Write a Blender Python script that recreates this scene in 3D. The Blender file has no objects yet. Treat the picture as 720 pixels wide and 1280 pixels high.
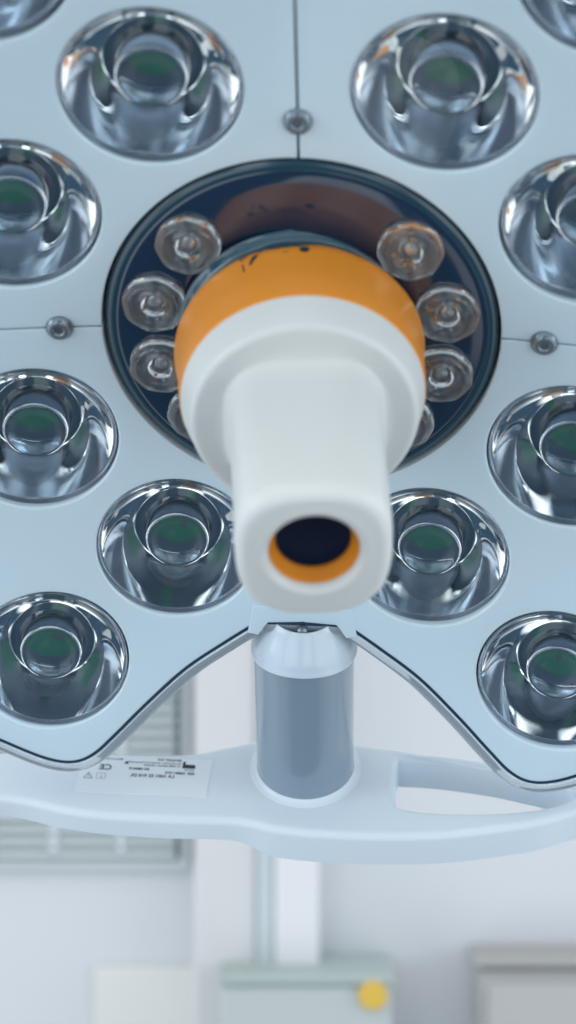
import bpy, math, bmesh
from mathutils import Vector, Matrix, geometry
S = 0.001                                   # shapes below are in millimetres
PI = math.pi
scene = bpy.context.scene
col = scene.collection

# ------------------------------------------------------------------ materials
def mat(name, color, rough=0.4, metal=0.0, coat=0.0, coat_rough=0.05, trans=0.0, ior=1.5, spec=0.5,
        bump=0.0, bump_scale=300.0, mottle=0.0, sss=0.0):
    m = bpy.data.materials.new(name); m.use_nodes = True
    nt = m.node_tree; b = nt.nodes['Principled BSDF']
    b.inputs['Base Color'].default_value = (*color, 1)
    b.inputs['Roughness'].default_value = rough
    b.inputs['Metallic'].default_value = metal
    b.inputs['Coat Weight'].default_value = coat
    b.inputs['Coat Roughness'].default_value = coat_rough
    b.inputs['Transmission Weight'].default_value = trans
    b.inputs['IOR'].default_value = ior
    b.inputs['Specular IOR Level'].default_value = spec
    if sss: 
        b.inputs['Subsurface Weight'].default_value = sss
        b.inputs['Subsurface Radius'].default_value = (.004, .004, .004)
    tc = nt.nodes.new('ShaderNodeTexCoord')
    if bump:
        n = nt.nodes.new('ShaderNodeTexNoise'); n.inputs['Scale'].default_value = bump_scale; n.inputs['Detail'].default_value = 3
        bp = nt.nodes.new('ShaderNodeBump'); bp.inputs['Strength'].default_value = bump; bp.inputs['Distance'].default_value = 0.0005
        nt.links.new(tc.outputs['Object'], n.inputs['Vector']); nt.links.new(n.outputs['Fac'], bp.inputs['Height'])
        nt.links.new(bp.outputs['Normal'], b.inputs['Normal'])
    if mottle:
        n = nt.nodes.new('ShaderNodeTexNoise'); n.inputs['Scale'].default_value = 60; n.inputs['Detail'].default_value = 5
        r = nt.nodes.new('ShaderNodeMapRange'); r.inputs['To Min'].default_value = max(0, rough - mottle); r.inputs['To Max'].default_value = rough + mottle
        nt.links.new(tc.outputs['Object'], n.inputs['Vector']); nt.links.new(n.outputs['Fac'], r.inputs['Value'])
        nt.links.new(r.outputs['Result'], b.inputs['Roughness'])
    return m

M = {}
M['panel'] = mat('panel_plastic', (.58, .73, .815), rough=.38, coat=.6, coat_rough=.06, mottle=.05)
M['trim'] = mat('trim_plastic', (.78, .88, .94), rough=.05, coat=.7, coat_rough=.02, trans=.72, ior=1.49)
M['gap_shade'] = mat('gap_shade_dark', (.02, .05, .10), rough=.18, coat=.5)  # near-black blue that puts the shade of gaps into the colour
M['housing'] = mat('housing_plastic', (.40, .50, .58), rough=.4)
M['glass'] = mat('optic_acrylic', (.90, .955, .975), rough=0.0, trans=1.0, ior=1.49)
M['cup'] = mat('cup_satin', (.60, .665, .77), rough=.22, metal=.75)
M['board'] = mat('board_green', (.07, .27, .20), rough=.5)
M['core'] = mat('board_core', (.12, .185, .26), rough=.4)
M['socket_grey'] = mat('socket_grey', (.10, .17, .18), rough=.4)
M['phosphor'] = mat('phosphor', (.80, .72, .30), rough=.4)
M['dark'] = mat('dark_plastic', (.012, .018, .03), rough=.35)
M['cover'] = mat('tinted_cover', (.008, .026, .06), rough=.12, coat=1.0, coat_rough=.09, spec=.6)
M['cover'].node_tree.nodes['Principled BSDF'].inputs['Coat IOR'].default_value = 1.75
M['rim'] = mat('cover_rim', (.013, .05, .078), rough=.2, coat=.5)
M['orange'] = mat('orange_plastic', (.70, .245, .016), rough=.38, coat=.15, coat_rough=.2, bump=.03)
M['white'] = mat('white_plastic', (.60, .62, .605), rough=.42, coat=.1, coat_rough=.25, bump=.02, bump_scale=500)
M['ink'] = mat('black_ink', (.015, .02, .035), rough=.5)
M['arm'] = mat('arm_paint', (.21, .295, .37), rough=.32, coat=1.0, coat_rough=.04)
M['yoke'] = mat('yoke_plastic', (.68, .77, .84), rough=.4, coat=.15, coat_rough=.2, mottle=.04)
M['neck'] = mat('neck_plastic', (.56, .67, .76), rough=.3, coat=.5, coat_rough=.06)
M['label'] = mat('label_paper', (.75, .82, .865), rough=.3)
M['metal'] = mat('screw_metal', (.20, .25, .29), rough=.22, metal=.6)
M['socket'] = mat('socket_plastic', (.025, .085, .125), rough=.15, coat=.6)
M['bore'] = mat('bore_black', (.008, .016, .042), rough=.75, spec=.15)
M['small_glass'] = mat('small_lens_acrylic', (.96, .98, .98), rough=.05, trans=1.0, ior=1.49)
M['chip_metal'] = mat('reflector_grey', (.15, .175, .20), rough=.2, coat=.5)
M['silver'] = mat('led_silver', (.75, .77, .78), rough=.2, metal=.7)
M['amber'] = mat('amber_phosphor', (.75, .30, .06), rough=.4)
M['wall'] = mat('wall_paint', (.60, .62, .645), rough=.7, bump=.05, bump_scale=40)
M['column'] = mat('column_paint', (.60, .60, .61), rough=.6)
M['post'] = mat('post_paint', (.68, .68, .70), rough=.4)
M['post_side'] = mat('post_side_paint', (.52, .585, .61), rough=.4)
M['grille'] = mat('grille_metal', (.56, .62, .635), rough=.5)
M['grille_edge'] = mat('grille_edge', (.52, .57, .58), rough=.5)
M['grille_back'] = mat('grille_dark', (.12, .15, .17), rough=.7)
M['box'] = mat('box_enamel', (.45, .49, .485), rough=.5)
M['box_edge'] = mat('box_edge_enamel', (.37, .44, .42), rough=.5)
M['yellow'] = mat('yellow_sticker', (.66, .43, .06), rough=.5)
M['cabinet'] = mat('cabinet_laminate', (.42, .42, .41), rough=.5)
M['cornice'] = mat('cornice_laminate', (.35, .345, .335), rough=.5)
M['cream'] = mat('cream_enamel', (.67, .68, .655), rough=.5)

# ------------------------------------------------------------------ mesh helpers
def link(name, verts, faces, material, parent=None, smooth=True, scale=S, sharp=None):
    me = bpy.data.meshes.new(name)
    me.from_pydata([tuple(c * scale for c in v) for v in verts], [], faces)
    me.validate(); me.materials.append(material)
    bm = bmesh.new(); bm.from_mesh(me); bmesh.ops.recalc_face_normals(bm, faces=bm.faces)
    for f in bm.faces: f.smooth = smooth
    if smooth and sharp:
        for e in bm.edges:
            if len(e.link_faces) == 2 and e.calc_face_angle(0) > math.radians(sharp): e.smooth = False
    bm.to_mesh(me); bm.free()
    o = bpy.data.objects.new(name, me); col.objects.link(o)
    if parent: o.parent = parent
    return o

def lathe(profile, n=96, rfun=None):
    """profile: list of (r, z); returns verts, faces revolved about z"""
    V, F, rings = [], [], []
    for (r, z) in profile:
        if r < 1e-6:
            V.append((0, 0, z)); rings.append([len(V) - 1])
        else:
            ids = []
            for i in range(n):
                a = 2 * PI * i / n; rr, zz = (rfun(r, z, a) if rfun else (r, z))
                V.append((rr * math.cos(a), rr * math.sin(a), zz)); ids.append(len(V) - 1)
            rings.append(ids)
    for A, B in zip(rings, rings[1:]):
        for i in range(n):
            j = (i + 1) % n
            if len(A) == 1 and len(B) == 1: continue
            if len(A) == 1: F.append((A[0], B[i], B[j]))
            elif len(B) == 1: F.append((A[i], B[0], A[j]))
            else: F.append((A[i], B[i], B[j], A[j]))
    return V, F

def arc(cx, cz, r, a0, a1, n=6):
    return [(cx + r * math.cos(math.radians(a0 + (a1 - a0) * i / n)), cz + r * math.sin(math.radians(a0 + (a1 - a0) * i / n))) for i in range(n + 1)]

def box(x0, x1, y0, y1, z0, z1, b=0.0):
    bm = bmesh.new(); bmesh.ops.create_cube(bm, size=1)
    for v in bm.verts:
        v.co = Vector(((x0 + x1) / 2 + v.co.x * (x1 - x0), (y0 + y1) / 2 + v.co.y * (y1 - y0), (z0 + z1) / 2 + v.co.z * (z1 - z0)))
    if b: bmesh.ops.bevel(bm, geom=bm.edges[:], offset=b, segments=3, affect='EDGES', profile=.5)
    bm.verts.index_update()
    V = [tuple(v.co) for v in bm.verts]; F = [tuple(v.index for v in f.verts) for f in bm.faces]; bm.free()
    return V, F

def merge(*parts):
    V, F = [], []
    for v, f in parts:
        n = len(V); V += list(v); F += [tuple(i + n for i in q) for q in f]
    return V, F

def catmull(P, step=2.0, closed=False):
    out = []; n = len(P)
    segs = n if closed else n - 1
    for i in range(segs):
        if closed: p0, p1, p2, p3 = P[(i - 1) % n], P[i], P[(i + 1) % n], P[(i + 2) % n]
        else: p0, p1, p2, p3 = P[max(i - 1, 0)], P[i], P[i + 1], P[min(i + 2, n - 1)]
        L = math.dist(p1, p2); k = max(2, int(L / step))
        for j in range(k):
            t = j / k
            out.append(tuple(0.5 * (2 * b + (-a + c) * t + (2 * a - 5 * b + 4 * c - d) * t * t + (-a + 3 * b - 3 * c + d) * t ** 3)
                             for a, b, c, d in zip(p0, p1, p2, p3)))
    if not closed: out.append(P[-1])
    return out

def densify(P, step=2.0, closed=False):
    out = []
    n = len(P)
    for i in range(n if closed else n - 1):
        a, b = P[i], P[(i + 1) % n]; k = max(1, int(math.dist(a, b) / step))
        out += [(a[0] + (b[0] - a[0]) * j / k, a[1] + (b[1] - a[1]) * j / k) for j in range(k)]
    if not closed: out.append(P[-1])
    return out

def area(P):
    return 0.5 * sum(P[i][0] * P[(i + 1) % len(P)][1] - P[(i + 1) % len(P)][0] * P[i][1] for i in range(len(P)))

def outward(P):
    """unit outward normals of a closed loop (outward = away from its inside)"""
    s = 1 if area(P) > 0 else -1; n = len(P); out = []
    for i in range(n):
        a, b, c = Vector(P[i - 1]), Vector(P[i]), Vector(P[(i + 1) % n])
        t1 = (b - a).normalized(); t2 = (c - b).normalized()
        n1 = Vector((t1.y, -t1.x)) * s; n2 = Vector((t2.y, -t2.x)) * s
        m = (n1 + n2); m = m.normalized() if m.length > 1e-6 else n1
        out.append(m / max(.5, m.dot(n1)))
    return out

def offset(P, d):
    N = outward(P); return [(p[0] + n.x * d, p[1] + n.y * d) for p, n in zip(P, N)]

def inside(p, P):
    x, y = p; r = False; n = len(P); j = n - 1
    for i in range(n):
        xi, yi = P[i]; xj, yj = P[j]
        if (yi > y) != (yj > y) and x < (xj - xi) * (y - yi) / (yj - yi) + xi: r = not r
        j = i
    return r

def plate(outline, holes, surf, fil, hole_fil, depth, grid=6.0, bottom=None, seg=5):
    """outline, holes: closed 2D loops; surf(x,y)->z; fil: fillet radius (number or list per vertex);
       returns verts, faces of a plate lying on surf with rounded edges and walls depth deep"""
    dep = depth if callable(depth) else (lambda x: depth)
    loops = []
    f = fil if isinstance(fil, list) else [fil] * len(outline)
    N = outward(outline); loops.append((outline, N, f))
    for h in holes:
        N = [-n for n in outward(h)]; loops.append((h, N, [hole_fil] * len(h)))
    V, F, pts, edges = [], [], [], []
    inner = []
    for (P, N, f) in loops:
        L = [(p[0] - n.x * r, p[1] - n.y * r) for p, n, r in zip(P, N, f)]
        inner.append(L); b = len(pts); pts += L
        edges += [(b + i, b + (i + 1) % len(L)) for i in range(len(L))]
    nb = len(pts)
    x0, x1 = min(p[0] for p in outline), max(p[0] for p in outline); y0, y1 = min(p[1] for p in outline), max(p[1] for p in outline)
    iy = 0; y = y0
    while y < y1:
        x = x0 + (grid / 2 if iy % 2 else 0)
        while x < x1:
            q = (x, y)
            if inside(q, inner[0]) and not any(inside(q, h) for h in inner[1:]):
                if min((q[0] - a[0]) ** 2 + (q[1] - a[1]) ** 2 for a in pts[:nb]) > (grid * .45) ** 2: pts.append(q)
            x += grid
        y += grid * .87; iy += 1
    ov, oe, of, vi, ei, fi = geometry.delaunay_2d_cdt([Vector(p) for p in pts], edges, [], 0, 1e-6)
    for p in ov: V.append((p.x, p.y, surf(p.x, p.y)))
    for t in of:
        c = (sum(ov[i].x for i in t) / 3, sum(ov[i].y for i in t) / 3)
        if inside(c, inner[0]) and not any(inside(c, h) for h in inner[1:]): F.append(tuple(t))
    first = {}
    for k, src in enumerate(vi):
        for s_ in src: first[s_] = k
    b = 0
    for (P, N, f) in loops:
        n = len(P); prev = [first[b + i] for i in range(n)]; b += n
        prof = [(math.sin(math.radians(90 * j / seg)), 1 - math.cos(math.radians(90 * j / seg))) for j in range(1, seg + 1)] + ['wall']
        if bottom is not None: prof.append('in')
        for st in prof:
            ids = []
            for i in range(n):
                p, nn, r = P[i], N[i], f[i]
                if st == 'wall': x, y, dz = p[0], p[1], -max(dep(p[0]), r + .01)
                elif st == 'in': x, y, dz = p[0] - nn.x * bottom, p[1] - nn.y * bottom, -max(dep(p[0]), r + .01) - bottom * .3
                else: x, y, dz = p[0] - nn.x * r * (1 - st[0]), p[1] - nn.y * r * (1 - st[0]), -r * st[1]
                V.append((x, y, surf(x, y) + dz)); ids.append(len(V) - 1)
            for i in range(n):
                j = (i + 1) % n; F.append((prev[i], ids[i], ids[j], prev[j]))
            prev = ids
    return V, F

def circle(cx, cy, r, n=72):
    return [(cx + r * math.cos(2 * PI * i / n), cy + r * math.sin(2 * PI * i / n)) for i in range(n)]

def thing(name, label, cat, loc=(0, 0, 0), group=None):
    o = bpy.data.objects.new(name, None); col.objects.link(o); o.location = loc; o.empty_display_size = .05
    o['label'] = label; o['category'] = cat
    if group: o['group'] = group
    return o

# ------------------------------------------------------------------ camera (level, at 1.5 m, looking along +Y)
CAM = Vector((0, 0, 1.5)); FPX = 2830.0
cd = bpy.data.cameras.new('camera'); cam = bpy.data.objects.new('camera', cd); col.objects.link(cam)
cam.location = CAM; cam.rotation_euler = (PI / 2, 0, 0)
cd.sensor_fit = 'VERTICAL'; cd.sensor_height = 24; cd.lens = FPX / 1280 * 24
cd.clip_start = .01; cd.clip_end = 100
cd.dof.use_dof = True; cd.dof.focus_distance = .885; cd.dof.aperture_fstop = 5.1; cd.dof.aperture_blades = 0
scene.camera = cam

# ------------------------------------------------------------------ the surgical light
# lamp frame: u right, v up across the face, w out of the face towards the viewer
R = Matrix(((0.99727, 0.013002, 0.07269), (0.036217, 0.771729, -0.634919), (-0.064352, 0.635818, 0.769152)))
def to_world(q): return Vector((q.x, q.z, -q.y))
U = to_world(R @ Vector((1, 0, 0))); Vv = to_world(R @ Vector((0, -1, 0))); W = to_world(R @ Vector((0, 0, -1)))
T = to_world(Vector((4.708, -66.507, 815.021)) * S) + CAM
lamp = thing('surgical_light', 'pale blue surgical light head full of round glass lenses with an orange ringed white handle', 'surgical light')
lamp.matrix_world = Matrix(((U.x, Vv.x, W.x, T.x), (U.y, Vv.y, W.y, T.y), (U.z, Vv.z, W.z, T.z), (0, 0, 0, 1)))

K = 6.49e-4
def dish(x, y): return K * (x * x + y * y)

# outline of the head, one quarter (lower right): notch - tip - diagonal, mirrored over the diagonal
q = [(17, -137), (29, -145.7), (45, -158), (60.5, -173.5), (74, -188), (83, -196.6), (92, -200.3), (103, -198.6), (118, -191), (140, -177)]
quarter = q + [(159.5, -159.5)] + [(-b, -a) for a, b in reversed(q)]
qs = catmull(quarter, 2.0)
q_top = [(17, -163), (32, -166), (48, -173), (62, -182), (76, -192), (84, -197.5), (92, -200.3), (103, -198.6), (118, -191), (140, -177)]
qt = catmull(q_top + [(159.5, -159.5)] + [(-b, -a) for a, b in reversed(q)], 2.0)
def quad(P, sx, sy): return [(sx * a, sy * b) for a, b in P]
outer = []
outer += qs                                              # lower right: from bottom notch to right notch
outer += list(reversed(quad(qt, 1, -1)))                 # upper right: from right notch to top notch
outer += quad(qt, -1, -1)                                # upper left
outer += list(reversed(quad(qs, -1, 1)))                 # lower left
outer = offset(densify(outer, 3.0, True), 4.0)

LENS = [(48.6, 100), (99.7, 49), (100, 150), (151, 101)]
LR = 30.66
spots = []
for sx in (-1, 1):
    for sy in (-1, 1):
        for (a, b) in LENS: spots.append((sx * a, sy * b))

G = .45                                                  # half width of the seams between the panels
def panel_outline(qs, y0):
    # lower right quarter, counted from the seam below the cover
    P = []; f = []
    edge = []
    n = len(qs)
    for i in range(n):
        a, b = Vector(qs[max(i - 1, 0)]), Vector(qs[min(i + 1, n - 1)]); t = (b - a).normalized()
        edge.append((qs[i][0] - t.y * 3.0, qs[i][1] + t.x * 3.0))
    for p in densify([(G, -71.8), (G, y0 - 3)], 3): P.append(p); f.append(.35)
    for i, p in enumerate(edge): P.append(p); f.append(1.6)
    for p in densify([(134, -G), (71.8, -G)], 3): P.append(p); f.append(.35)
    k = 40
    for i in range(1, k):
        a = -(PI / 2) * i / k; P.append((71.8 * math.cos(a), 71.8 * math.sin(a))); f.append(.5)
    return P, f
for sx in (1, -1):
    for sy in (1, -1):
        PO, PF = panel_outline(qs, -130) if sy == 1 else panel_outline(qt, -156)
        P = quad(PO, sx, sy); hl = [circle(sx * a, -sy * b, LR + .35, 84) for a, b in LENS]
        v, fc = plate(P, hl, dish, PF, 1.1, 7.0, grid=5.0)
        link('front_panel', v, fc, M['panel'], lamp)

# dark strip painting in groove shade and reflection at the panel edge, clear trim lip, housing behind
def ring_strip(P, steps):
    """steps: list of (outward offset, w below the dish)"""
    N = outward(P); V, F = [], []; prev = None; n = len(P)
    for d, z in steps:
        ids = []
        for p, m in zip(P, N):
            x, y = p[0] + m.x * d, p[1] + m.y * d; V.append((x, y, dish(x, y) + z)); ids.append(len(V) - 1)
        if prev:
            for i in range(n): j = (i + 1) % n; F.append((prev[i], ids[i], ids[j], prev[j]))
        prev = ids
    return V, F
v, f = ring_strip(outer, [(-9, -7.5), (-9, -2.6), (-7.4, -1.1), (-6.0, -.9), (-5.4, -1.4), (-5.0, -7.5)])
link('edge_shade_strip', v, f, M['gap_shade'], lamp)
v, f = ring_strip(outer, [(-5.8, -8), (-5.8, -1.0), (-5.5, -.6), (-5.0, -.45), (-3.2, -.7), (-1.6, -1.6), (-.5, -3.0), (-.1, -4.6), (0, -7), (-.1, -9), (-5.8, -9)])
link('edge_trim', v, f, M['trim'], lamp)
# housing: tray with a closed back
hv, hf = ring_strip(outer, [(-5.2, -8.6), (-1.0, -9.4), (-1.4, -20), (-3, -34), (-9, -44), (-16, -48)])
n = len(outer); last = list(range(len(hv) - n, len(hv)))
hv.append((0, 0, -46)); hf += [(last[i], last[(i + 1) % n], len(hv) - 1) for i in range(n)]
link('housing', hv, hf, M['housing'], lamp)

# ---- collimating lens: one solid of clear acrylic with a well at the back
c_, z0 = 24.06, -38.0
prof = [(0, 0), (8, 0), (16, 0), (24, 0), (29.8, 0)] + arc(30.2, -.4, .4, 90, 0, 4)[1:]
for i in range(1, 33):
    z = -.6 - (26 - .6) * i / 32; prof.append((math.sqrt(c_ * (z - z0)) - .25, z))
prof += [(16.7, -26.15), (13.8, -26.15), (13.75, -25.6)]
for i in range(1, 9):
    t = i / 8; prof.append((13.75 - 1.5 * t, -25.6 + 16.4 * t))
for i in range(1, 9):
    t = i / 8; prof.append((12.25 * math.cos(t * PI / 2), -9.2 - 2.9 * math.sin(t * PI / 2)))
prof[-1] = (0, -12.1)
lv, lf = lathe(prof, 128)
cupv, cupf = lathe([(30.9, -.6), (30.85, -1.4)] + [(math.sqrt(c_ * (z - z0)) + .25, z) for z in (-2.2, -4, -6, -8, -10, -12, -14, -16, -18, -20, -22, -24, -26)] + [(17.8, -27.0), (18.6, -27.6), (18.8, -29.5)], 72)
pcbv, pcbf = lathe([(0, -27.7), (18.4, -27.7), (18.4, -29.4), (0, -29.4)], 48)
mv, mf = [], []
for a0, a1, r0, r1 in ((108, 250, 3.0, 11.5), (0, 22, 14.2, 16.2)):      # green patches of solder mask
    for i in range(25):
        a = math.radians(a0 + (a1 - a0) * i / 24)
        for r in (r0, r1):
            mv += [(r * math.cos(a), r * math.sin(a), -27.55)]
        if i: n0 = len(mv) - 2; mf.append((n0 - 2, n0 - 1, n0 + 1, n0))
chipv, chipf = merge(box(-3.2, 3.2, -3.2, 3.2, -28.0, -26.4, .25))
baseV, baseF = merge(box(-5.2, 5.2, -5.2, 5.2, -28.3, -27.4))
first = None
for i, (a, b) in enumerate(spots):
    nrm = Vector((-2 * K * a, -2 * K * b, 1)).normalized()
    # turn about the optic axis differs a little from module to module
    rot = Matrix.Rotation(math.radians(90 + (24 if a > 0 else -24) + 9 * math.sin(a * .7 + b)), 4, 'Z')
    quat = Vector((0, 0, 1)).rotation_difference((nrm + Vector((.022 * math.sin(i * 2.3 + 1), .022 * math.sin(i * 3.7 + .4), 0))).normalized()).to_matrix().to_4x4()
    mw = Matrix.Translation((Vector((a, b, dish(a, b))) - nrm * .7) * S) @ quat @ rot
    if first is None:
        L = link('lens', lv, lf, M['glass'], lamp, sharp=30)
        cup = link('lens_cup', cupv, cupf, M['cup'], L)
        pcb = link('circuit_board', pcbv, pcbf, M['core'], L, sharp=40)
        link('solder_mask', mv, mf, M['board'], L, smooth=False)
        sk = link('led_socket', baseV, baseF, M['socket_grey'], L, smooth=False)
        ch = link('led_chip', chipv, chipf, M['phosphor'], L, smooth=False)
        first = L
    else:
        L = first.copy(); col.objects.link(L); L.parent = lamp
        for c in list(first.children):
            k = c.copy(); col.objects.link(k); k.parent = L
    L.matrix_local = mw

# ---- screws on the seams
sv, sf = lathe([(0, .9), (1.5, .9), (1.75, 1.9), (2.4, 2.25), (3.3, 2.1), (4.2, 1.5), (4.9, .5), (5.15, -.4), (5.2, -2)], 48)
for i, (a, b) in enumerate([(-87.1, 0), (87.1, 0), (0, 87.1), (0, -87.1)]):
    if i == 0: s0 = o = link('screw', sv, sf, M['metal'], lamp, sharp=50)
    else:
        o = s0.copy(); col.objects.link(o); o.parent = lamp
    o.location = Vector((a, b, dish(a, b) + .35)) * S

# ---- dark cover in the middle
v, f = lathe([(0, 3.2), (30, 3.2), (60, 3.2), (65.2, 3.2), (66.2, 3.0), (68.6, 2.0), (69.6, 1.0), (69.8, -2)], 160)
link('centre_cover', v, f, M['cover'], lamp, sharp=50)
v, f = lathe([(66.3, 2.2), (66.9, 3.1), (68.2, 3.1), (70.0, 2.3), (70.9, .9), (71.0, -3)], 160)
link('cover_rim', v, f, M['rim'], lamp, sharp=50)

# ---- small lenses on the cover
def scallop(r, z, a):
    return (r * (1 - .035 * abs(math.sin(4 * a)) ** 1.5), z) if r > 9.5 else (r, z)
pv = [(0, 6.6), (1.6, 6.3), (3.0, 5.4), (3.6, 4.7), (4.3, 5.6), (6.0, 7.4), (7.6, 8.2), (8.6, 8.0), (9.0, 6.8), (9.9, 6.4), (11.2, 6.2), (11.6, 5.7), (11.6, 4.2), (10.4, 3.6), (7.5, 3.5),
      (5.6, 3.4), (4.0, 4.1), (2.2, 4.5), (0, 4.6)]
slv, slf = lathe(pv, 96, scallop)
rv, rf = lathe([(11.5, 3.3), (9.5, 3.34), (8.8, 3.35), (6.0, 3.4), (3.4, 3.3), (2.4, 3.25), (0, 3.25)], 48)
av, af = merge(box(3.2, 4.4, 3.6, 4.5, 3.4, 3.9), box(-6.6, -5.4, 3.2, 4.0, 3.4, 3.8))
dv, df = lathe([(0, 4.05), (1.2, 3.9), (1.8, 3.4)], 24)
s0 = None
for ang in (43.4, 136.8, 11.6, 167.6, -17.3, -162.9, -45.5, -135.5):
    if s0 is None:
        o = s0 = link('small_lens', slv, slf, M['small_glass'], lamp, sharp=45)
        link('reflector', rv, rf, M['chip_metal'], o); link('led_chip', dv, df, M['silver'], o); link('contact_pad', av, af, M['amber'], o, smooth=False)
    else:
        o = s0.copy(); col.objects.link(o); o.parent = lamp
        for c in list(s0.children):
            k = c.copy(); col.objects.link(k); k.parent = o
    a = math.radians(ang)
    o.location = Vector((53.4 * math.cos(a), 53.4 * math.sin(a), 0)) * S
    o.rotation_euler = (0, 0, a)

# ---- handle, leaning a little to the right in its mount
hb = bpy.data.objects.new('handle', None)
tilt = Matrix.Rotation(math.radians(6.4), 4, 'Y')
HM = Matrix.Translation(Vector((-1.2, 0, 0)) * S) @ tilt
def sq(r, z, a, n=4.2):
    c, s = abs(math.cos(a)), abs(math.sin(a)); k = (c ** n + s ** n) ** (-1 / n); return r * k, z
# white collar and grip: collar is round, grip is a rounded square
N_ = 128
rings = []
def ring(r, z, e=None, sy=1.0):
    out = []
    for i in range(N_):
        a = 2 * PI * i / N_; rr = r if not e else sq(r, z, a, e)[0]
        out.append((rr * math.cos(a), rr * math.sin(a) * (1 if sy == 1 else (.965 if math.sin(a) > 0 else sy)), z))
    rings.append(out)
for r, z in [(42.0, 38.0), (42.3, 43.0), (42.1, 43.8), (41.6, 45.5), (40.2, 50.5), (39.5, 53.4), (39.0, 54.6), (38.3, 55.6), (37.2, 56.0), (36.0, 56.1), (33, 56.2), (31.0, 56.4)]: ring(r, z)
for r, z, e in [(28.4, 56.6, 2.6), (27.0, 57.6, 3.0), (26.2, 60, 3.3), (25.8, 65, 3.6), (25.5, 80, 3.6), (25.4, 100, 3.3), (25.4, 117, 3.0), (25.3, 119.5, 2.9), (24.8, 122.5, 2.8), (23.6, 124.8, 2.7), (21.6, 125.8, 2.5)]: ring(r, z, e, 1.10)
for r, z in [(19.6, 125.6), (18.6, 125.9), (17.4, 126.2), (16.2, 126.0), (15.2, 125.2), (14.6, 123.6), (14.45, 121.5)]: ring(r, z)
V, F = [], []
for rg in rings: V += rg
for k in range(len(rings) - 1):
    for i in range(N_):
        j = (i + 1) % N_; F.append((k * N_ + i, k * N_ + j, (k + 1) * N_ + j, (k + 1) * N_ + i))
handle = link('handle', V, F, M['white'], lamp, sharp=60); handle.matrix_local = HM
v, f = lathe([(14.5, 123.2), (14.2, 122.6), (13.6, 120.8), (12.9, 119.4), (12.5, 118.8), (12.3, 118.0), (12.3, 108)], 96)
link('bore_ring', v, f, M['orange'], handle, sharp=60)
v, f = lathe([(12.25, 117.4), (12.0, 113), (8, 111), (0, 110.6)], 64)
link('dark_window', v, f, M['bore'], handle)
def wavy(r, z, a):
    if z < 14.5:
        d = math.degrees(a) - 95; z = z + 1.6 * math.exp(-(d / 9) ** 2) - .5 * math.exp(-((d + 18) / 8) ** 2)
    return r, z
v, f = lathe([(36, 9.0), (38.5, 9.2), (40.8, 10.0), (42.6, 11.6), (43.7, 13.6), (44.35, 15.4), (44.5, 17.0), (44.4, 18.2), (44.1, 20.0), (43.5, 27), (42.7, 41.6), (42.5, 42.4), (41.5, 42.6)], 160, wavy)
orange = link('orange_ring', v, f, M['orange'], lamp, sharp=70); orange.matrix_local = HM
v, f = lathe([(43.2, 3.0), (42.6, 3.3), (42.0, 4.2), (41.6, 5.6), (41.2, 6.6), (40.6, 7.0), (37.5, 7.0), (37.0, 8.0), (37.0, 12)], 128)
neck = link('handle_socket', v, f, M['socket'], lamp); neck.matrix_local = HM
# black marks printed on the orange ring
def rad(z):
    t = [(10.0, 40.8), (11.6, 42.6), (13.6, 43.7), (15.4, 44.35), (17.0, 44.5), (18.2, 44.4), (20.0, 44.05), (27, 43.3), (36, 42.4)]
    for (a, ra), (b, rb) in zip(t, t[1:]):
        if a <= z <= b: return ra + (rb - ra) * (z - a) / (b - a)
    return t[-1][1]
def patch(poly, lift=.12):
    """poly: list of (degrees from the top, height w)"""
    V = []; c = (sum(p[0] for p in poly) / len(poly), sum(p[1] for p in poly) / len(poly))
    def pt(d, z):
        z = 16.6 + (z - 14.6) * 1.2; a = math.radians(90 - d); r = rad(z) + lift; return (r * math.cos(a), r * math.sin(a), z)
    V = [pt(*p) for p in poly] + [pt(*c)]; n = len(poly)
    return V, [(i, (i + 1) % n, n) for i in range(n)]
dot = [(2.6 + 2.3 * math.cos(2 * PI * i / 14), 15.4 + 1.3 * math.sin(2 * PI * i / 14)) for i in range(14)]
mk = merge(patch([(-26.6, 14.2), (-25.8, 14.0), (-25.0, 19.8), (-25.9, 20.2)]), patch([(-27.2, 14.6), (-27.0, 13.6), (-23.4, 12.6), (-23.4, 13.5)]),
           patch([(-23.0, 17.6), (-21.0, 15.0), (-18.6, 14.2), (-18.2, 15.4), (-20.6, 17.0), (-22.2, 18.4)]), patch([(-18.4, 13.2), (-16.6, 12.6), (-16.4, 13.4), (-18.0, 14.1)]), patch(dot))
o = link('print_mark', mk[0], mk[1], M['ink'], orange, smooth=False)
mk = patch([(-6.0 + 1.4 * math.cos(2 * PI * i / 10), 16.2 + .45 * math.sin(2 * PI * i / 10)) for i in range(10)])
link('faint_mark', mk[0], mk[1], mat('faded_ink', (.45, .17, .03), rough=.5), orange, smooth=False)

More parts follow.
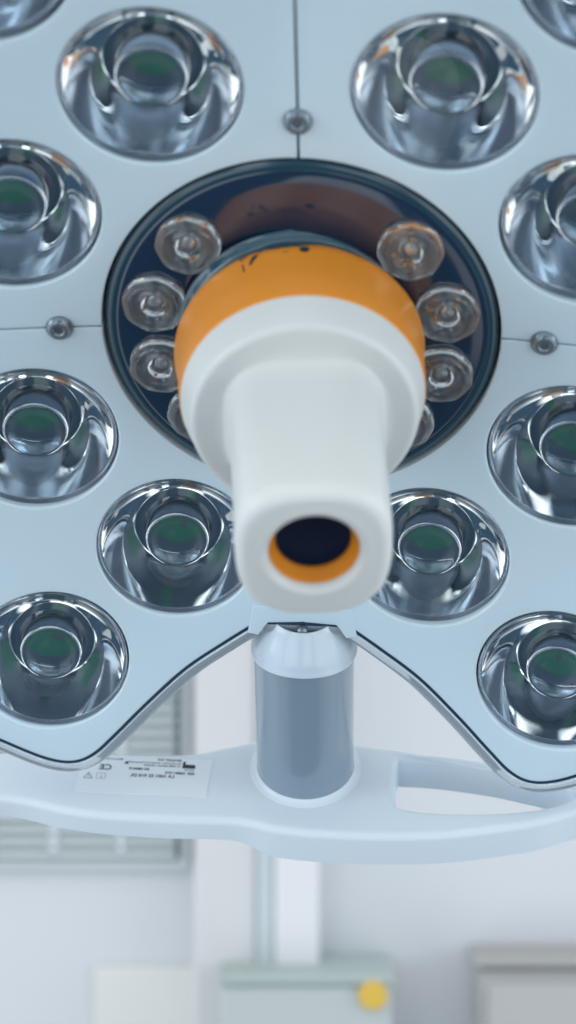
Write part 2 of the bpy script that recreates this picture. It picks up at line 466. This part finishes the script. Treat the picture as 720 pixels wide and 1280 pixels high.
# ---- hinge below: bracket, screw, white neck, grey arm
br = [(-19.5, -126), (19.5, -126), (21.6, -138.6), (17.4, -139.4), (14.6, -135), (12.6, -132.8), (-12.6, -132.8), (-14.6, -135), (-17.4, -139.4), (-21.6, -138.6)]
v, f = plate(densify(br, 1.0, True), [], lambda x, y: dish(x, y) + .25, .6, 1, 18, grid=4)
link('hinge_bracket', v, f, M['panel'], lamp, sharp=50)
def upright(profile, n=96, fn=None):
    """revolve about an axis parallel to v at w = 3; profile (r, v)"""
    V, F = lathe(profile, n, fn); return [(x, z, y + 3.0) for x, y, z in V], F
def saddle(r, z, a):
    if z > -156.5:
        z = -135 + (z + 135) * (1 - .16 * max(0, math.sin(a)) ** 2)
    return r, z
v, f = upright([(11.6, -138), (11.7, -136), (12.2, -135.2), (12.8, -134.9), (13.5, -135.6), (14.4, -137.6), (15.8, -140.4), (18.0, -144.2), (19.8, -147.6), (20.7, -150.6), (20.9, -152.6), (21.3, -153.2), (21.35, -154.4), (20.3, -154.8)], 96, saddle)
link('hinge_neck', v, f, M['neck'], lamp, sharp=60)
v, f = upright([(0, -136.6), (11.9, -136.6), (12.0, -139)], 48)
link('hinge_gap', v, f, M['gap_shade'], lamp)
v, f = upright([(0, -134.6), (1.2, -134.6), (1.5, -135.0), (2.3, -135.6), (2.5, -137.0)], 32)
v = [(a, b, c + 9.4) for a, b, c in v]
link('hinge_screw', v, f, M['metal'], lamp)
v, f = upright([(18, -150.5), (20.2, -151.2), (20.25, -154), (20.3, -157), (20.35, -200), (20.4, -226)], 128, saddle)
link('hinge_arm', v, f, M['arm'], lamp)

# ---- yoke: plate lying across v, with a grip slot on the right
YV = -223.2
yo = [(-165, 30), (-140, 4), (-112, -.5), (-80, -1.6), (-52, -2.8), (-36, -7.5), (-20, -13), (0, -17), (20, -13), (46, -9.5), (87, -1), (108, 5), (121, 12), (125, 15), (121, 18.5), (111, 22.5), (93, 30.0), (61, 37.5),
      (35, 40), (9, 40.4), (-9, 39), (-19, 36.6), (-27, 35.4), (-40, 35.6), (-57, 36), (-90, 34.8), (-124, 28.5), (-150, 33), (-168, 45), (-176, 38)]
yo = catmull(yo, 1.6, True)
slot = catmull([(38.5, -2), (42, -4.2), (60, -3.4), (87, .6), (103, 4.6), (111, 9), (111.5, 13.2), (104, 18), (92, 21.5), (76, 24), (56, 24.8), (42, 23.4), (38.5, 19)], 1.4, True)
def yz(x, y): return 0.0
def ydepth(x): t = min(1, max(0, (x + 32) / 24)); return 11.5 + 5.5 * t * t * (3 - 2 * t)
v, f = plate(yo, [slot], yz, 3.4, 2.6, ydepth, grid=5.0, bottom=1.5, seg=7)
v = [(x, YV + z, y) for x, y, z in v]
yoke = link('yoke', v, f, M['yoke'], lamp, sharp=60)
v, f = upright([(20.5, YV + 2.2), (20.9, YV + 1.7), (21.3, YV + 1.1), (22.2, YV + .4), (23.4, YV + .02), (24, YV - .4)], 96)
link('arm_collar', v, f, M['yoke'], yoke)
# pale gimbal end of the yoke's left arm goes on out of view
# label stuck on the left arm of the yoke
def sheet(P, y, t):
    P = densify(P, 4, True); n = len(P)
    V = [(a, y, b) for a, b in P] + [(a, y - t, b) for a, b in P]
    return V, [tuple(range(n))] + [(i, (i + 1) % n, n + (i + 1) % n, n + i) for i in range(n)]
v, f = sheet([(-39.5, 1.6), (-40.2, 22.8), (-95.5, 22.8), (-94.5, 1.6)], YV + .22, .3)
link('label', v, f, M['label'], yoke, smooth=False)
LY = YV + .34
pieces = []
def text(s, x, w, size, bold=0.0):
    """mirror-written line: starts at u = x and runs towards -u, upright towards -w"""
    cu = bpy.data.curves.new('t', 'FONT'); cu.body = s; cu.size = size; cu.offset = bold; cu.resolution_u = 3
    to = bpy.data.objects.new('t', cu); col.objects.link(to)
    me = bpy.data.meshes.new_from_object(to.evaluated_get(bpy.context.evaluated_depsgraph_get()))
    pieces.append(([(x - v.co.x, LY, w - v.co.y) for v in me.vertices], [tuple(p.vertices) for p in me.polygons]))
    bpy.data.objects.remove(to); bpy.data.curves.remove(cu); bpy.data.meshes.remove(me)
def poly(P): 
    pieces.append(([(a, LY, b) for a, b in P], [tuple(range(len(P)))]))
bpy.context.view_layer.update()
# maker's symbol: a little factory, mirrored
fx, fw = -46.4, 7.0
poly([(fx - .63 * a_, fw - .68 * b_) for a_, b_ in [(0, 0), (8.6, 0), (8.6, 3.6), (8.4, 5.6), (6.9, 5.6), (6.7, 3.0), (5.4, 3.7), (4.6, 2.8), (3.4, 3.6), (2.6, 2.7), (1.3, 3.5), (0, 2.4)]])
text('2013-06', -46.8, 8.3, 1.2, .01)
text('MAQUET SAS', -52.6, 3.2, 1.7, .03)
text('Parc de Limere - Avenue de la Pomme de Pin', -52.6, 4.9, 1.25, .02)
text('CS 10008 ARDON - FRANCE', -52.6, 6.5, 1.25, .02)
text('REF. 568811972', -46.4, 10.6, 1.9, .04)
text('SN 080019', -65.6, 9.0, 1.9, .04)
text('LA 1001 S2 910 DL', -54.6, 12.9, 2.35, .05)
text('CE', -81.6, 9.6, 4.4, .07)
text('Made in France', -77.4, 3.6, 1.4, .02)
def ringpoly(P, t):
    Q = offset(P, -t); n = len(P)
    pieces.append(([(a, LY, b) for a, b in P] + [(a, LY, b) for a, b in Q], [(i, (i + 1) % n, n + (i + 1) % n, n + i) for i in range(n)]))
ringpoly([(-88.9, 15.0), (-92.9, 15.0), (-90.9, 11.4)], .22)
poly([(-90.75, 12.8), (-91.05, 12.8), (-91.0, 14.0), (-90.8, 14.0)])
ringpoly([(-83.6, 15.0), (-87.4, 15.0), (-87.4, 11.8), (-83.6, 11.8)], .12)
text('i', -85.1, 14.6, 2.6)
poly([(-74.8, 5.8), (-76.6, 5.8), (-76.1, 4.6), (-75.3, 4.4)])
V, F = merge(*pieces)
link('label_print', V, F, M['ink'], yoke, smooth=False)
V = [(a, YV + .06, b) for a, b in [(-40.6, 2.2), (-41.3, 2.6), (-42.3, 4.2), (-41.8, 4.1), (-40.9, 3.2)]]
link('scuff', V, [(0, 1, 2, 3, 4)], M['ink'], yoke, smooth=False)

# ------------------------------------------------------------------ background wall and what stands on it
WY = 1.75; KB = WY / 2.83
def PX(x): return (x - 360.0) * KB
def PZ(y): return 1500.0 + (640.0 - y) * KB
v, f = box(-2600, 2600, WY * 1000, WY * 1000 + 120, -200, 3200)
wall = link('wall', v, f, M['wall'], None, smooth=False); wall['kind'] = 'structure'
# ventilation grille
gx0, gx1, gz0, gz1 = PX(-330), PX(236), PZ(1082), PZ(770)
g = thing('ventilation_grille', 'grey louvred ventilation grille on the pale wall behind the left of the light', 'vent grille', (((gx0 + gx1) / 2) * S, WY, gz0 * S))
def glob(name, vf, m, parent, smooth=False):
    o = link(name, vf[0], vf[1], m, parent, smooth=smooth, sharp=40 if smooth else None)
    o.matrix_local = Matrix.Translation(-Vector(parent.location)); return o
D = WY * 1000
glob('backing', box(gx0 + 4, gx1 - 4, D - 3, D - .5, gz0 + 4, gz1 - 4), M['grille_back'], g)
glob('frame', merge(box(gx0, gx1, D - 9, D - .4, gz0, gz0 + 5), box(gx0, gx1, D - 9, D - .4, gz1 - 5, gz1), box(gx0, gx0 + 5, D - 9, D - .4, gz0 + 5, gz1 - 5), box(gx1 - 5, gx1, D - 9, D - .4, gz0 + 5, gz1 - 5)), M['grille_edge'], g)
for x in (PX(-170), PX(-10), PX(68), PX(152)):
    glob('mullion', box(x - 2.5, x + 2.5, D - 8, D - 3.5, gz0 + 10, gz1 - 10), M['grille'], g)
z = gz0 + 8
while z < gz1 - 10:
    V, F = box(gx0 + 10, gx1 - 10, -1, 1, 0, 1)
    V = [(a, D - 7.5 + (0 if c < .5 else 2.5) + b * .5, z + (0 if c < .5 else 4.9)) for a, b, c in V]
    glob('slat', (V, F), M['grille'], g); z += 9.3
# column and post
c = thing('wall_column', 'flat warm grey pilaster on the wall behind the left of the grey arm', 'column', (PX(280) * S, WY, 0))
glob('shaft', box(PX(244), PX(322), D - 30, D - .5, 0, 3000, 3), M['column'], c)
p = thing('post', 'white upright post with a bluish side rising from behind the grey green box', 'post', (PX(365) * S, WY, 0))
glob('front_face', box(PX(344), PX(398), D - 40, D - .6, 0, 2960, 3), M['post'], p)
glob('side_strip', box(PX(322.5), PX(343.6), D - 34, D - .6, 0, 2960, 2), M['post_side'], p)
# device box with round yellow sticker
b = thing('equipment_box', 'grey green equipment box with a round yellow sticker below the yoke', 'equipment box', (PX(382) * S, WY - .05, 1.0))
k = (WY - .08) / 2.83
def QX(x): return (x - 360) * k
def QZ(y): return 1500 + (640 - y) * k
glob('cabinet_body', box(QX(277), QX(489), D - 80, D - 1, QZ(1420), QZ(1232), 3), M['box'], b)
glob('top_rim', box(QX(273), QX(493), D - 83, D - 1.2, QZ(1231.4), QZ(1218), 3), M['box_edge'], b)
V, F = lathe([(0, .9), (9.4, .9), (10.6, .5), (10.8, 0)], 40)
glob('sticker', ([(x + QX(466), D - 83.4 - z, y + QZ(1243)) for x, y, z in V], F), M['yellow'], b)
# pale unit to the left of the box
u = thing('pale_unit', 'cream coloured low unit left of the grey green box', 'cabinet', (PX(200) * S, WY - .02, 1.0))
glob('body', box(PX(118), PX(262), D - 5, D - 1, PZ(1420), PZ(1206), 1), M['cream'], u)
# wall cabinet at the lower right
w = thing('wall_cabinet', 'grey wall cabinet with a dark top edge at the lower right of the picture', 'cabinet', (PX(700) * S, WY - .03, 1.0))
glob('carcass', box(PX(592), PX(880), D - 50, D - 1, PZ(1420), PZ(1196), 3), M['cabinet'], w)
glob('cornice', box(PX(584), PX(890), D - 58, D - 1.2, PZ(1192), PZ(1179), 3), M['cornice'], w)
glob('door_panel', box(PX(602), PX(735), D - 55, D - 50.4, PZ(1420), PZ(1210), 2), M['cabinet'], w)
glob('door_panel', box(PX(738), PX(872), D - 55, D - 50.4, PZ(1420), PZ(1210), 2), M['cabinet'], w)

# ------------------------------------------------------------------ light: pale room all round, brighter from above, windows and a dark end behind the viewer
world = bpy.data.worlds.new('World'); scene.world = world; world.use_nodes = True
nt = world.node_tree; nd = nt.nodes; bg = nd['Background']
tc = nd.new('ShaderNodeTexCoord'); sep = nd.new('ShaderNodeSeparateXYZ'); nt.links.new(tc.outputs['Generated'], sep.inputs[0])
def mth(op, a, b=None, clamp=False):
    n = nd.new('ShaderNodeMath'); n.operation = op; n.use_clamp = clamp
    for i, x in enumerate((a, b)):
        if x is None: continue
        if isinstance(x, (int, float)): n.inputs[i].default_value = x
        else: nt.links.new(x, n.inputs[i])
    return n.outputs[0]
X, Y, Z = sep.outputs
def smooth(v, a, b):
    n = nd.new('ShaderNodeMapRange'); n.interpolation_type = 'SMOOTHSTEP'; n.inputs['From Min'].default_value = a; n.inputs['From Max'].default_value = b
    nt.links.new(v, n.inputs['Value']); return n.outputs['Result']
def band(v, a, b, s): return mth('MULTIPLY', smooth(v, a - s, a + s), mth('SUBTRACT', 1.0, smooth(v, b - s, b + s)))
def mix(f, a, b):
    n = nd.new('ShaderNodeMix'); n.data_type = 'RGBA'
    nt.links.new(f, n.inputs[0])
    for s_, x in ((n.inputs[6], a), (n.inputs[7], b)):
        if isinstance(x, tuple): s_.default_value = (*x, 1)
        else: nt.links.new(x, s_)
    return n.outputs[2]
az = mth('ARCTAN2', X, mth('MULTIPLY', Y, -1.0))            # 0 straight behind the viewer, + to the right
c = mix(smooth(Z, -.95, -.35), (.42, .48, .53), (1.32, 1.39, 1.44))
c = mix(smooth(Z, .1, .8), c, (1.0, 1.03, 1.05))
front = mth('MULTIPLY', smooth(Y, .1, -.7), .42)
sc_ = nd.new('ShaderNodeVectorMath'); sc_.operation = 'SCALE'; nt.links.new(c, sc_.inputs[0]); nt.links.new(mth('ADD', front, 1.0), sc_.inputs['Scale'])
c = sc_.outputs[0]
dt = mth('ADD', mth('MULTIPLY', Y, -.42), mth('MULTIPLY', Z, -.907))
c = mix(smooth(dt, .80, .86), c, (.05, .095, .15))
c = mix(mth('MULTIPLY', band(az, -.78, .78, .06), band(Z, -.08, .42, .05)), c, (.10, .15, .21))
for a0, a1, z0_, z1_ in ((-.30, -.02, -.66, -.12), (.34, .50, -.60, -.05), (-.95, -.84, -.55, -.15)):   # made-up dark patches behind the viewer, added to break up the lens reflections
    c = mix(mth('MULTIPLY', band(az, a0, a1, .03), band(Z, z0_, z1_, .03)), c, (.06, .10, .15))
c = mix(mth('MULTIPLY', band(az, .05, .5, .02), band(Z, -.97, -.90, .01)), c, (.55, .58, .62))
c = mix(mth('MULTIPLY', band(az, .72, .86, .02), band(Z, -.62, -.52, .01)), c, (.9, .35, .10))
for a0, a1, z0_, z1_ in ((-1.45, -1.02, -.05, .42), (1.02, 1.45, -.05, .42), (-.55, -.33, .02, .26), (.38, .60, .0, .24), (-2.1, -1.85, -.3, .4), (1.85, 2.1, -.3, .4)):
    wm = mth('MULTIPLY', band(az, a0, a1, .02), band(Z, z0_, z1_, .015))
    c = mix(wm, c, (4.2, 4.8, 5.4))
nt.links.new(c, bg.inputs['Color']); bg.inputs['Strength'].default_value = .84

def area_lamp(name, loc, target, size, power, color=(1, 1, 1)):
    l = bpy.data.lights.new(name, 'AREA'); l.shape = 'RECTANGLE'; l.size, l.size_y = size; l.energy = power; l.color = color
    o = bpy.data.objects.new(name, l); col.objects.link(o); o.location = loc
    o.rotation_euler = (Vector(target) - Vector(loc)).to_track_quat('-Z', 'Y').to_euler(); return o
area_lamp('ceiling_lamp', (-.7, .3, 3.1), (0, .9, 1.4), (1.4, 1.0), 6, (1, .98, .96))

scene.view_settings.view_transform = 'Standard'; scene.view_settings.look = 'None'
scene.view_settings.exposure = 0.0; scene.view_settings.gamma = 1.0
scene.cycles.max_bounces = 16; scene.cycles.transmission_bounces = 14; scene.cycles.glossy_bounces = 8
scene.cycles.sample_clamp_indirect = 6.0
scene.cycles.use_denoising = True
